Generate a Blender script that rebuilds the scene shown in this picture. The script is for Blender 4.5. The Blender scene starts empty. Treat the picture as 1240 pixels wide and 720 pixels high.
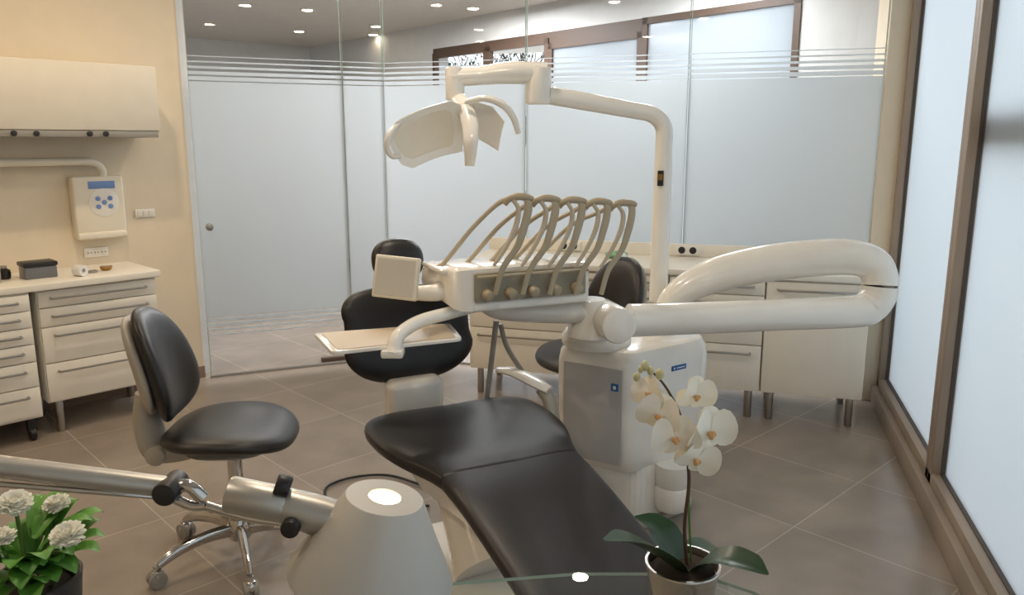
import bpy, bmesh, math, random
from mathutils import Vector as V, Matrix
random.seed(4)
PI = math.pi
sc = bpy.context.scene
COL = sc.collection
# ------------------------------------------------------------------ camera model
FPX = 950.0; PITCH = math.radians(11.2); YAW = math.radians(16.5); CH = 1.5
sp, cp, sy, cy = math.sin(PITCH), math.cos(PITCH), math.sin(YAW), math.cos(YAW)
def ray(u, v):
    a = (u-620)/FPX; b = (v-360)/FPX
    R = a; F = cp - b*sp; Z = -sp - b*cp
    return R, F, Z
def RF(r, f, z=0.0):
    return V((r*cy - f*sy, r*sy + f*cy, z))
def PF(u, v, f):
    R, F, Z = ray(u, v); t = f/F
    return RF(R*t, f, CH + Z*t)
def PZ(u, v, z):
    R, F, Z = ray(u, v); t = (z-CH)/Z
    return RF(R*t, F*t, z)
cam = bpy.data.cameras.new('camera'); co = bpy.data.objects.new('camera', cam); COL.objects.link(co)
cam.sensor_width = 36; cam.lens = 36*FPX/1240; cam.clip_start = .05
co.location = (0, 0, CH); co.rotation_euler = (PI/2-PITCH, 0, YAW)
sc.camera = co
try:
    sc.view_settings.view_transform = 'Standard'
except Exception: pass
# ------------------------------------------------------------------ materials
def lin(c):
    return tuple((x/255/12.92 if x/255 <= .04045 else ((x/255+.055)/1.055)**2.4) for x in c)
MATS = {}
def mat(name, c, rough=.5, metal=0, var=.05, scale=9, emit=None, es=0, coat=0, bump=0, bscale=200):
    m = bpy.data.materials.new(name); m.use_nodes = True; nt = m.node_tree; n = nt.nodes; L = nt.links
    p = n['Principled BSDF']; l = lin(c)
    tc = n.new('ShaderNodeTexCoord')
    nz = n.new('ShaderNodeTexNoise'); nz.inputs['Scale'].default_value = scale; L.new(tc.outputs['Object'], nz.inputs['Vector'])
    mx = n.new('ShaderNodeMix'); mx.data_type = 'RGBA'
    mx.inputs[6].default_value = (*[max(0, x*(1-var)) for x in l], 1); mx.inputs[7].default_value = (*[min(1, x*(1+var)) for x in l], 1)
    L.new(nz.outputs['Fac'], mx.inputs[0]); L.new(mx.outputs[2], p.inputs['Base Color'])
    p.inputs['Roughness'].default_value = rough; p.inputs['Metallic'].default_value = metal
    p.inputs['Coat Weight'].default_value = coat
    if emit:
        p.inputs['Emission Color'].default_value = (*lin(emit), 1); p.inputs['Emission Strength'].default_value = es
    if bump:
        n2 = n.new('ShaderNodeTexNoise'); n2.inputs['Scale'].default_value = bscale; L.new(tc.outputs['Object'], n2.inputs['Vector'])
        bp = n.new('ShaderNodeBump'); bp.inputs['Strength'].default_value = bump; bp.inputs['Distance'].default_value = .002
        L.new(n2.outputs['Fac'], bp.inputs['Height']); L.new(bp.outputs['Normal'], p.inputs['Normal'])
    return m
def glass(name, tint=(1, 1, 1), refl=.9):
    m = bpy.data.materials.new(name); m.use_nodes = True; nt = m.node_tree; n = nt.nodes; L = nt.links
    n.clear(); out = n.new('ShaderNodeOutputMaterial')
    tr = n.new('ShaderNodeBsdfTransparent'); tr.inputs[0].default_value = (*tint, 1)
    gl = n.new('ShaderNodeBsdfGlossy'); gl.inputs['Roughness'].default_value = .01; gl.inputs[0].default_value = (refl, refl, refl, 1)
    fr = n.new('ShaderNodeFresnel'); fr.inputs[0].default_value = 1.45
    ge = n.new('ShaderNodeNewGeometry'); inv = n.new('ShaderNodeMath'); inv.operation = 'SUBTRACT'; inv.inputs[0].default_value = 1; L.new(ge.outputs['Backfacing'], inv.inputs[1])
    mu = n.new('ShaderNodeMath'); mu.operation = 'MULTIPLY'; L.new(fr.outputs[0], mu.inputs[0]); L.new(inv.outputs[0], mu.inputs[1])
    mx = n.new('ShaderNodeMixShader'); L.new(mu.outputs[0], mx.inputs[0]); L.new(tr.outputs[0], mx.inputs[1]); L.new(gl.outputs[0], mx.inputs[2])
    L.new(mx.outputs[0], out.inputs[0]); return m
def frosted(name, c, trans=.5, gloss=.05):
    m = bpy.data.materials.new(name); m.use_nodes = True; nt = m.node_tree; n = nt.nodes; L = nt.links
    n.clear(); out = n.new('ShaderNodeOutputMaterial'); l = lin(c)
    d = n.new('ShaderNodeBsdfDiffuse'); d.inputs[0].default_value = (*l, 1)
    t = n.new('ShaderNodeBsdfTranslucent')
    nz = n.new('ShaderNodeTexNoise'); nz.inputs['Scale'].default_value = 1.3
    mc = n.new('ShaderNodeMix'); mc.data_type = 'RGBA'; mc.inputs[6].default_value = (*[x*.95 for x in l], 1); mc.inputs[7].default_value = (*l, 1)
    L.new(nz.outputs['Fac'], mc.inputs[0]); L.new(mc.outputs[2], t.inputs[0])
    g = n.new('ShaderNodeBsdfGlossy'); g.inputs['Roughness'].default_value = .12
    m1 = n.new('ShaderNodeMixShader'); m1.inputs[0].default_value = trans; L.new(d.outputs[0], m1.inputs[1]); L.new(t.outputs[0], m1.inputs[2])
    m2 = n.new('ShaderNodeMixShader'); m2.inputs[0].default_value = gloss; L.new(m1.outputs[0], m2.inputs[1]); L.new(g.outputs[0], m2.inputs[2])
    L.new(m2.outputs[0], out.inputs[0]); return m
def floor_mat():
    m = bpy.data.materials.new('floor_tiles'); m.use_nodes = True; nt = m.node_tree; n = nt.nodes; L = nt.links
    p = n['Principled BSDF']; g = n.new('ShaderNodeNewGeometry')
    mp = n.new('ShaderNodeMapping'); mp.inputs['Rotation'].default_value = (0, 0, math.radians(30)); mp.inputs['Location'].default_value = (.12, .2, 0)
    L.new(g.outputs['Position'], mp.inputs['Vector'])
    br = n.new('ShaderNodeTexBrick'); br.offset = 0; br.squash = 1
    for k, v_ in (('Scale', 1), ('Brick Width', .6), ('Row Height', .6), ('Mortar Size', .0035), ('Mortar Smooth', .3)): br.inputs[k].default_value = v_
    br.inputs['Color1'].default_value = (*lin((153, 141, 129)), 1); br.inputs['Color2'].default_value = (*lin((146, 134, 122)), 1)
    br.inputs['Mortar'].default_value = (*lin((176, 165, 151)), 1)
    L.new(mp.outputs[0], br.inputs['Vector'])
    nz = n.new('ShaderNodeTexNoise'); nz.inputs['Scale'].default_value = 3.5; nz.inputs['Detail'].default_value = 6; L.new(g.outputs['Position'], nz.inputs['Vector'])
    rp = n.new('ShaderNodeMapRange'); rp.inputs[1].default_value = .3; rp.inputs[2].default_value = .7; rp.inputs[3].default_value = .86; rp.inputs[4].default_value = 1.1
    L.new(nz.outputs['Fac'], rp.inputs[0])
    mx = n.new('ShaderNodeMix'); mx.data_type = 'RGBA'; mx.blend_type = 'MULTIPLY'; mx.inputs[0].default_value = 1
    L.new(br.outputs['Color'], mx.inputs[6]); L.new(rp.outputs[0], mx.inputs[7]); L.new(mx.outputs[2], p.inputs['Base Color'])
    p.inputs['Roughness'].default_value = .24
    return m
M = dict(
 floor=floor_mat(),
 wall=mat('wall_paint', (228, 214, 190), .85, bump=.1), wall2=mat('cool_wall_paint', (212, 213, 212), .85), ceil=mat('ceiling_paint', (216, 211, 203), .9),
 base=mat('baseboard_tile', (140, 118, 100), .5), frame=mat('bronze_frame', (158, 142, 126), .45, .1), dframe=mat('dark_brown_frame', (84, 66, 54), .5), gasket=mat('rubber_gasket', (78, 69, 62), .6),
 white=mat('white_plastic', (238, 234, 225), .28, coat=.3), cream=mat('cream_plastic', (232, 224, 206), .35), uwhite=mat('unit_white_enamel', (240, 236, 227), .2, coat=.6),
 lam=mat('white_laminate', (237, 231, 218), .4), lam2=mat('worktop_laminate', (239, 233, 220), .35), lam3=mat('upper_cabinet_laminate', (216, 209, 194), .4),
 black=mat('black_leatherette', (30, 28, 29), .36, bump=.25, bscale=350), black2=mat('charcoal_leatherette', (33, 31, 33), .38, bump=.25, bscale=350), dark=mat('dark_plastic', (34, 32, 32), .4),
 steel=mat('brushed_steel', (176, 172, 166), .32, 1), chrome=mat('polished_chrome', (205, 203, 200), .1, 1), alu=mat('lamp_aluminium', (186, 182, 174), .38, .85), grey=mat('grey_plastic', (150, 146, 138), .45),
 lgrey=mat('light_grey_plastic', (168, 161, 148), .45), pale=mat('pale_hose', (190, 178, 156), .35), panel=mat('silver_grey_panel', (180, 179, 177), .4, .1), beige=mat('beige_hose', (172, 158, 132), .35), dbeige=mat('instrument_panel_beige', (150, 143, 124), .5),
 tray=mat('tray_beige', (206, 188, 160), .35), screen=mat('screen_grey', (206, 200, 188), .3), lcd=mat('blue_display', (120, 150, 205), .3), blue=mat('blue_plate', (30, 96, 160), .4),
 shade=mat('lamp_shade_paint', (186, 182, 174), .5, .2), bulb=mat('warm_diffuser', (255, 230, 180), .5, emit=(255, 222, 160), es=10), down=mat('downlight_lens', (255, 240, 215), .5, emit=(255, 236, 205), es=25),
 clear=glass('clear_glass'), tglass=glass('table_glass', (.93, .96, .95), 1.0), gedge=mat('green_glass_edge', (178, 196, 182), .2),
 film=frosted('frosted_film', (224, 228, 230), .80, .06), pane=frosted('frosted_window', (230, 236, 240), .8, .05), pane2=frosted('frosted_clerestory', (232, 238, 243), .85, .03),
 petal=mat('white_petal', (250, 244, 228), .6), petal2=mat('double_white_petal', (250, 247, 232), .6), lip=mat('orchid_lip', (232, 178, 118), .5, var=.3, scale=60), bud=mat('green_bud', (196, 188, 140), .5),
 leaf=mat('dark_green_leaf', (34, 62, 34), .3, var=.25, scale=14), leaf2=mat('fresh_green_leaf', (92, 146, 54), .45, var=.25, scale=20), stem=mat('brown_stem', (84, 58, 40), .6), stem2=mat('green_stem', (86, 118, 50), .6),
 pot=mat('silver_pot', (196, 191, 184), .22, .95), potd=mat('dark_pot', (52, 48, 46), .5), soil=mat('potting_soil', (52, 40, 30), .95), bag=mat('white_bag', (232, 230, 228), .5), bark=mat('tree_bark', (60, 50, 44), .9),
 boxb=mat('smoke_plastic', (110, 112, 116), .3), green=mat('green_wrapper', (120, 180, 130), .5), brass=mat('brass', (170, 130, 70), .35, .9),
)
# ------------------------------------------------------------------ mesh helpers
def B(): return bmesh.new()
def merge(bm, t):
    me = bpy.data.meshes.new('t'); t.to_mesh(me); t.free(); bm.from_mesh(me); bpy.data.meshes.remove(me)
def box(bm, a, b, bev=0.0, seg=2, Mx=None):
    t = bmesh.new(); bmesh.ops.create_cube(t, size=1)
    for v in t.verts:
        v.co = V([(a[i]+b[i])/2 + v.co[i]*(b[i]-a[i]) for i in range(3)])
    if bev: bmesh.ops.bevel(t, geom=t.edges[:], offset=bev, segments=seg, affect='EDGES', profile=.5)
    if Mx: t.transform(Mx)
    merge(bm, t); return bm
def prism(bm, pts, z0, z1, bev=0.0, seg=3, Mx=None):
    t = bmesh.new()
    lo = [t.verts.new((p[0], p[1], z0)) for p in pts]; hi = [t.verts.new((p[0], p[1], z1)) for p in pts]
    t.faces.new(lo[::-1]); t.faces.new(hi); n = len(pts)
    for i in range(n): t.faces.new((lo[i], lo[(i+1) % n], hi[(i+1) % n], hi[i]))
    bmesh.ops.recalc_face_normals(t, faces=t.faces[:])
    if bev: bmesh.ops.bevel(t, geom=t.edges[:], offset=bev, segments=seg, affect='EDGES', profile=.5)
    if Mx: t.transform(Mx)
    merge(bm, t); return bm
def smooth(pts, n=6):
    P = [V(p) for p in pts]; P = [P[0]*2-P[1]] + P + [P[-1]*2-P[-2]]; out = []
    for i in range(1, len(P)-2):
        a, b, c, d = P[i-1:i+3]
        for k in range(n):
            t = k/n
            out.append(.5*((2*b)+(c-a)*t+(2*a-5*b+4*c-d)*t*t+(3*b-a-3*c+d)*t**3))
    out.append(P[-2]); return out
def interp(l, t):
    x = t*(len(l)-1); i = min(int(x), len(l)-2); return l[i]+(l[i+1]-l[i])*(x-i)
def tube(bm, pts, r, seg=12, flat=1.0, up=None):
    P = [V(p) for p in pts]; n = len(P); rings = []; nrm = None
    for i in range(n):
        d = (P[min(i+1, n-1)]-P[max(i-1, 0)]).normalized()
        if nrm is None:
            ref = V(up) if up else (V((0, 0, 1)) if abs(d.z) < .9 else V((1, 0, 0)))
            nrm = (ref-d*ref.dot(d)).normalized()
        else:
            nrm = (nrm-d*nrm.dot(d)).normalized()
        bi = d.cross(nrm)
        rr = interp(r, i/(n-1)) if isinstance(r, (list, tuple)) else r
        rings.append([bm.verts.new(P[i]+nrm*rr*math.cos(2*PI*k/seg)+bi*rr*flat*math.sin(2*PI*k/seg)) for k in range(seg)])
    loft_rings(bm, rings); return bm
def loft_rings(bm, rings, cap=True):
    seg = len(rings[0])
    for a, b in zip(rings, rings[1:]):
        for k in range(seg):
            bm.faces.new((a[k], a[(k+1) % seg], b[(k+1) % seg], b[k]))
    if cap:
        bm.faces.new(rings[0][::-1]); bm.faces.new(rings[-1])
def align(p0, p1):
    p0 = V(p0); d = (V(p1)-p0).normalized()
    return Matrix.Translation(p0) @ d.to_track_quat('Z', 'Y').to_matrix().to_4x4()
def lathe(bm, prof, Mx=Matrix(), seg=32, cap=True):
    rings = []
    for r, z in prof:
        r = max(r, .0004)
        rings.append([bm.verts.new(Mx @ V((r*math.cos(2*PI*k/seg), r*math.sin(2*PI*k/seg), z))) for k in range(seg)])
    loft_rings(bm, rings, cap); return bm
def cyl(bm, p0, p1, r, bev=None, seg=24, r2=None):
    h = (V(p1)-V(p0)).length; b = min(r*.2, h*.2) if bev is None else bev; r2 = r if r2 is None else r2
    return lathe(bm, [(r-b, 0), (r-b*.3, b*.3), (r, b), (r2, h-b), (r2-b*.3, h-b*.3), (r2-b, h)], align(p0, p1), seg)
def ell(bm, c, r, seg=20, Mx=None):
    t = bmesh.new(); bmesh.ops.create_uvsphere(t, u_segments=seg, v_segments=max(8, seg//2), radius=1)
    for v in t.verts: v.co = V((v.co.x*r[0], v.co.y*r[1], v.co.z*r[2]))
    if Mx: t.transform(Mx)
    for v in t.verts: v.co += V(c)
    merge(bm, t); return bm
def cushion(bm, out, thick, place, rings=9, seg=48, power=3.0, back=.6):
    def layer(sign, th):
        L = []
        for i in range(1, rings+1):
            f = math.sin(i/rings*PI/2); h = th*(1-f**power)**.5 if f < 1 else 0
            L.append([(out(2*PI*k/seg)[0]*f, out(2*PI*k/seg)[1]*f, sign*h) for k in range(seg)])
        return L
    up = layer(1, thick); dn = layer(-1, thick*back)[:-1]
    rr = [[bm.verts.new(place(*p)) for p in ring] for ring in dn + up[::-1]]
    loft_rings(bm, rr); return bm
def superell(w, h, n=3.0, skew=0.0):
    def f(t):
        c, s = math.cos(t), math.sin(t)
        x = w*math.copysign(abs(c)**(2/n), c); y = h*math.copysign(abs(s)**(2/n), s)
        return x*(1+skew*y/h), y
    return f
def leaf(bm, pts, widths, up, fold=.15, across=4):
    P = [V(p) for p in pts]; n = len(P); up = V(up); rows = []
    for i in range(n):
        d = (P[min(i+1, n-1)]-P[max(i-1, 0)]).normalized(); s = d.cross(up).normalized(); u = s.cross(d).normalized()
        w = interp(widths, i/(n-1)); rows.append([bm.verts.new(P[i]+s*w*x+u*abs(x)*w*fold*2) for x in [(-1+2*k/across) for k in range(across+1)]])
    for a, b in zip(rows, rows[1:]):
        for k in range(across): bm.faces.new((a[k], a[k+1], b[k+1], b[k]))
    return bm
def mk(name, bm, mats, sharp=38):
    bmesh.ops.recalc_face_normals(bm, faces=bm.faces[:])
    me = bpy.data.meshes.new(name); bm.to_mesh(me); bm.free()
    for m in (mats if isinstance(mats, (list, tuple)) else [mats]): me.materials.append(m)
    for p in me.polygons: p.use_smooth = True
    me.set_sharp_from_angle(angle=math.radians(sharp))
    o = bpy.data.objects.new(name, me); COL.objects.link(o); return o
class T:
    def __init__(s, name, label, cat, loc=(0, 0, 0), rot=0.0, group=None, kind=None):
        o = bpy.data.objects.new(name, None); COL.objects.link(o); o.empty_display_size = .05
        o.location = loc; o.rotation_euler = (0, 0, rot); s.o = o
        s.Mi = (Matrix.Translation(V(loc)) @ Matrix.Rotation(rot, 4, 'Z')).inverted()
        if label: o['label'] = label
        if cat: o['category'] = cat
        if group: o['group'] = group
        if kind: o['kind'] = kind
    def part(s, name, bm, m, parent=None, world=False, label=None, sharp=38):
        if world: bm.transform(s.Mi)
        ob = mk(name, bm, m, sharp); ob.parent = parent or s.o
        if label: ob['label'] = label
        return ob
def single(name, bm, m, label, cat, group=None, sharp=38):
    mn = [min(v.co[i] for v in bm.verts) for i in range(3)]; mxx = [max(v.co[i] for v in bm.verts) for i in range(3)]
    c = V(((mn[0]+mxx[0])/2, (mn[1]+mxx[1])/2, mn[2])); bm.transform(Matrix.Translation(-c))
    o = mk(name, bm, m, sharp); o.location = c; o['label'] = label; o['category'] = cat
    if group: o['group'] = group
    return o
def struct(name, bm, m, parent=None, label=None):
    o = mk(name, bm, m)
    if parent: o.parent = parent
    else: o['kind'] = 'structure'
    if label: o['label'] = label
    return o
def copy_thing(root, loc, rot, label, group=None):
    r = root.copy(); COL.objects.link(r); r.location = loc; r.rotation_euler = (0, 0, rot); r['label'] = label
    if group: r['group'] = group
    for ch in list(root.children):
        c = ch.copy(); COL.objects.link(c); c.parent = r
        for g in list(ch.children):
            d = g.copy(); COL.objects.link(d); d.parent = c
    return r
def wallbox(bm, p0, p1, z0, z1, th, side=1):
    p0, p1 = V((p0[0], p0[1])), V((p1[0], p1[1])); d = (p1-p0).normalized(); n = V((-d.y, d.x))*th*side
    prism(bm, [p0, p1, p1+n, p0+n], z0, z1); return bm
# ------------------------------------------------------------------ room shell
CEIL = 2.72
struct('floor', box(B(), (-9, -3, -.1), (3, 11, 0)), M['floor'])
struct('ceiling', box(B(), (-9, -3, CEIL), (1.0, 11, CEIL+.1)), M['ceil'])
WD = V((.469, .883)); WN = V((.883, -.469)); W0 = V((-3.32, 4.15)); WROT = math.atan2(.883, .469)
def WL(s, n, z=0): p = W0 - WD*s + WN*n; return V((p.x, p.y, z))
def wallpt(u, v, off=0.0):
    R, F, Z = ray(u, v); X = R*cy-F*sy; Y = R*sy+F*cy
    o = W0 + WN*off; t = (o.x*WN.x+o.y*WN.y)/(X*WN.x+Y*WN.y)
    p = V((X*t, Y*t)); return -(p-o).dot(WD), CH+Z*t
struct('wall_left', wallbox(B(), W0, W0-WD*6.2, 0, CEIL, .22, -1), M['wall'])
struct('baseboard_left', wallbox(B(), W0+WN*.0, W0-WD*6.2, 0, .075, .012, 1), M['base'])
bm = B(); wallbox(bm, (-7, -2.0), (1.2, -2.0), 0, CEIL, .1, -1); struct('wall_rear', bm, M['wall'])
# right window wall
XR = .82
bm = B(); box(bm, (.70, 4.86, 0), (1.0, 5.35, CEIL)); struct('wall_right', bm, M['wall'])
bm = B(); box(bm, (.77, -2, 0), (.98, 4.86, .10), .004); struct('trim_1', bm, M['frame'])
bm = B(); box(bm, (.80, -2, 2.62), (.98, 4.86, CEIL)); struct('trim_2', bm, M['frame'])
def right_window(idx, y0, y1, bar=False):
    t = T('window_%d' % idx, None, None, (XR+.04, (y0+y1)/2, .10), 0, None, 'structure')
    f = B(); fw = .05
    for a, b in (((XR-.02, y0, .10), (XR+.07, y0+fw, 2.62)), ((XR-.02, y1-fw, .10), (XR+.07, y1, 2.62)), ((XR-.02, y0, .10), (XR+.07, y1, .15)), ((XR-.02, y0, 2.57), (XR+.07, y1, 2.62))):
        box(f, a, b, .004)
    t.part('window_frame', f, M['frame'], world=True)
    g = B()
    for a, b in (((XR+.016, y0+fw-.002, .15), (XR+.03, y0+fw+.005, 2.56)), ((XR+.016, y1-fw-.005, .15), (XR+.03, y1-fw+.002, 2.56)), ((XR+.016, y0+fw, .15), (XR+.03, y1-fw, .156))): box(g, a, b)
    t.part('gasket', g, M['gasket'], world=True)
    t.part('pane', box(B(), (XR+.035, y0+fw, .15), (XR+.045, y1-fw, 2.58)), M['pane'], world=True)
    if bar: t.part('light_blocker', box(B(), (XR+.07, y0, 1.485), (XR+.12, y1, 1.60), .004), M['gasket'], world=True)  # bar added behind the frosted pane to shade a soft dark band into it
right_window(1, 3.47, 4.86); right_window(2, 2.08, 3.47, True); right_window(3, .69, 2.08); right_window(4, -.7, .69); right_window(5, -2.0, -.7)
# glass partition
GC = V((-2.34, 4.9)); GL = V((-3.26, 4.13))
def film_mesh(p0, p1, off):
    d = (p1-p0).normalized(); n = V((d.y, -d.x))*off; bm = B()
    zs = [(.40, 1.86)]
    z = 1.86
    for h, g in ((.024, .006), (.020, .010), (.014, .016), (.009, .021), (.005, .025)): z += g; zs.append((z, z+h)); z += h
    z = .40
    for h, g in ((.024, .006), (.020, .010), (.014, .016), (.009, .021)): z -= g; zs.append((z-h, z)); z -= h
    for a, b in zs: prism(bm, [p0+n, p1+n, p1+n*1.6, p0+n*1.6], a, b)
    return bm
def glass_panel(name, p0, p1, idx=None):
    d = (p1-p0).normalized(); q0 = p0+d*.003; q1 = p1-d*.003
    mid = (p0+p1)/2; t = T(name, None, None, (mid.x, mid.y, 0), 0, None, 'structure')
    g = wallbox(B(), q0, q1, .012, CEIL-.01, .010, 1); t.part('glass_pane', g, M['clear'], world=True)
    e = B()
    for q in (q0, q1-d*.004): wallbox(e, q, q+d*.004, .012, CEIL-.01, .011, 1)
    t.part('glass_edge', e, M['gedge'], world=True)
    t.part('frosted_film', film_mesh(q0, q1, .003), M['film'], world=True)
    return t
xs = [-2.34, -1.36, -.36, .70]
for i in range(3): glass_panel('wall_back' if i == 0 else 'wall_back.%03d' % i, V((xs[i], 4.9)), V((xs[i+1], 4.9)))
gd = (GC-GL).normalized(); GM = GL + gd*.93
dr = glass_panel('door_1', GL, GM)
hp = GL + gd*.06
h3 = V((hp.x, hp.y, .98)); nn = V((gd.y, -gd.x, 0))
dr.part('door_handle', cyl(B(), h3+nn*.004, h3+nn*.06, .022), M['steel'], world=True)
glass_panel('wall_back.003', GM, GC)
bm = wallbox(B(), GL, GC, 0, .012, .03, 1); struct('trim_3', bm, M['steel'])
bm = wallbox(B(), (-2.34, 4.9), (.7, 4.9), 0, .012, .03, 1); struct('trim_4', bm, M['steel'])
# room beyond the glass
FP = V((.75, 5.6)); FD = V((-.85, .53)).normalized()
def FW(k): return FP+FD*k
SILL = .35  # low sill: unseen lower panes added so daylight brightens the film from behind
bm = B(); wallbox(bm, FW(-.4), FW(7.5), 0, SILL, .2, -1); wallbox(bm, FW(-.4), FW(7.5), 2.47, CEIL, .2, -1)
wallbox(bm, FW(-.4), FW(.54), SILL, 2.47, .2, -1); wallbox(bm, FW(4.75), FW(7.5), SILL, 2.47, .2, -1)
struct('wall_far', bm, M['wall2'])
bm = wallbox(B(), FW(7.5), FW(7.5)+V((-FD.y, FD.x))*5.2, 0, CEIL, .1, -1); struct('wall_far.001', bm, M['wall2'])
fn = V((-FD.y, FD.x))
bm = wallbox(B(), (-3.35, 4.25), FW(7.5)+fn*5.2, 0, CEIL, .1, 1); struct('wall_far.002', bm, M['wall2'])
def far_window(idx, k0, k1, pm, top=2.47):
    t = T('window_%d' % idx, None, None, (FW((k0+k1)/2).x, FW((k0+k1)/2).y, SILL), 0, None, 'structure')
    f = B(); w = .05
    for a, b, z0, z1 in ((k0, k0+w, SILL, top), (k1-w, k1, SILL, top), (k0, k1, SILL, SILL+.06), (k0, k1, top-w, top)):
        wallbox(f, FW(a)+fn*.012, FW(b)+fn*.012, z0, z1, .05, -1)
    if top < 2.47: wallbox(f, FW(k0), FW(k1), top, 2.47, .05, -1)
    t.part('window_frame', f, M['dframe'], world=True)
    t.part('pane', wallbox(B(), FW(k0+w)-fn*.01, FW(k1-w)-fn*.01, SILL+.06, top-w, .01, -1), pm, world=True)
far_window(6, .54, 1.90, M['pane2']); far_window(7, 1.90, 2.98, M['pane2'], 2.37); far_window(8, 2.98, 3.85, M['clear'], 2.42); far_window(9, 3.85, 4.75, M['clear'], 2.42)
# downlights of the room beyond
for i, (u, v) in enumerate([(372, 11), (362, 37), (455, 31), (452, 41), (573, 9)]):
    p = PZ(u, v, CEIL)
    t = T('downlight', 'small recessed round downlight glowing in the ceiling beyond the glass', 'ceiling light', (p.x, p.y, CEIL-.012), 0, 'downlights beyond the glass')
    t.part('trim_ring', lathe(B(), [(.05, .0), (.064, .0), (.066, .006), (.064, .012), (.05, .012)], cap=False), M['white'])
    t.part('lens', cyl(B(), (0, 0, -.002), (0, 0, .010), .049), M['down'])
# trees outside
def tree(loc, h, label, seed):
    random.seed(seed); t = T('tree', label, 'tree', loc)
    bm = B(); lf = B()
    def br(p, d, L, r, dep):
        q = p+d*L; tube(bm, [p, (p+q)/2+V((random.uniform(-.05, .05), random.uniform(-.05, .05), 0))*L, q], [r, r*.8, r*.6], 6)
        if dep == 0:
            for _ in range(5):
                c = q+V([random.uniform(-.25, .25) for _ in range(3)]); dd = V([random.uniform(-1, 1) for _ in range(3)]).normalized()
                leaf(lf, [c, c+dd*.04, c+dd*.09], [.005, .022, .002], (.2, .3, 1), across=2)
            return
        for _ in range(3):
            nd = (d+V([random.uniform(-.75, .75) for _ in range(2)]+[random.uniform(-.1, .4)])).normalized(); br(q, nd, L*random.uniform(.62, .8), r*.6, dep-1)
    br(V((0, 0, 0)), V((0, 0, 1)), h*.26, .07, 4)
    t.part('trunk', bm, M['bark']); t.part('foliage', lf, M['leaf'])
tree(RF(-1.0, 13, 0), 4.2, 'bare dark tree outside the left clear clerestory window', 3)
tree(RF(.25, 17, 0), 5.2, 'leafier dark tree outside beside the first frosted clerestory pane', 8)
random.seed(11)
# ------------------------------------------------------------------ cabinets
def bar_handle(bm, x0, x1, y, z, r=.006):
    tube(bm, [(x0, y, z), (x0, y-.022, z), (x0+.008, y-.028, z), (x1-.008, y-.028, z), (x1, y-.022, z), (x1, y, z)], r, 8); return bm
def cabinet(name, label, cat, loc, rot, w, dep, z0, z1, fronts, legs='legs', door=False, group=None, inset=.0):
    t = T(name, label, cat, (loc[0], loc[1], 0), rot, group)
    t.part('body', box(B(), (-w/2, .018, z0), (w/2, dep, z1), .003), M['lam'])
    z = z1-.006
    for h in fronts:
        f = t.part('door' if door else 'drawer', box(B(), (-w/2+.004, 0, z-h+.003), (w/2-.004, .018, z-.003), .0025), M['lam'])
        hz = z-.045 if (h > .1) else z-h*.45
        t.part('handle', bar_handle(B(), -w/2+.06, w/2-.06, 0, hz), M['steel'], f)
        z -= h
    for sx in (-1, 1):
        for yy in (.05, dep-.05):
            if legs == 'legs':
                l = B(); cyl(l, (sx*(w/2-.055), yy, .0), (sx*(w/2-.055), yy, z0), .02); t.part('leg', l, M['steel'])
            else:
                l = B(); x = sx*(w/2-.05); cyl(l, (x-.014, yy, .035), (x+.014, yy, .035), .035); box(l, (x-.02, yy-.02, .05), (x+.02, yy+.02, z0)); t.part('caster', l, M['dark'])
    return t
c1 = WL(.43+.295, .46)
cabinet('drawer_cabinet', 'white four-drawer cabinet on steel legs against the left wall', 'cabinet', c1, WROT, .59, .45, .17, .768, [.09, .10, .19, .205])
c2 = WL(1.05+.26, .50)
cabinet('drawer_cabinet', 'white narrow drawer trolley on black casters at the left picture edge', 'cabinet', c2, WROT, .50, .47, .12, .768, [.085, .085, .085, .09, .13, .155], 'casters')
bm = B(); wp = [WL(.41, .005), WL(1.58, .005), WL(1.58, .505), WL(1.05, .505), WL(.41, .485)]
prism(bm, [(p.x, p.y) for p in wp], .770, .805, .004); single('worktop', bm, M['lam2'], 'cream worktop over the drawer cabinets on the left wall', 'worktop')
# upper cabinet
s1, zb = wallpt(195, 166, .33); _, zt = wallpt(192, 81, .33)
uw = 1.6
pc = WL(s1+uw/2, .33)
t = T('wall_cabinet', 'long white cabinet hung high on the left wall above the worktop', 'cabinet', (pc.x, pc.y, zb), WROT)
hh = zt-zb
t.part('body', box(B(), (-uw/2, .018, .02), (uw/2, .325, hh-.006), .003), M['lam3'])
t.part('front_panel', box(B(), (-uw/2, 0, .035), (uw/2, .018, hh), .003), M['lam3'])
t.part('control_strip', box(B(), (-uw/2+.01, .004, -.002), (uw/2-.01, .30, .034), .004), M['grey'])
for dx in (.29, .37, .62, .72):
    t.part('knob', cyl(B(), (uw/2-dx, .003, .016), (uw/2-dx, -.012, .016), .014), M['dark'])
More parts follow.
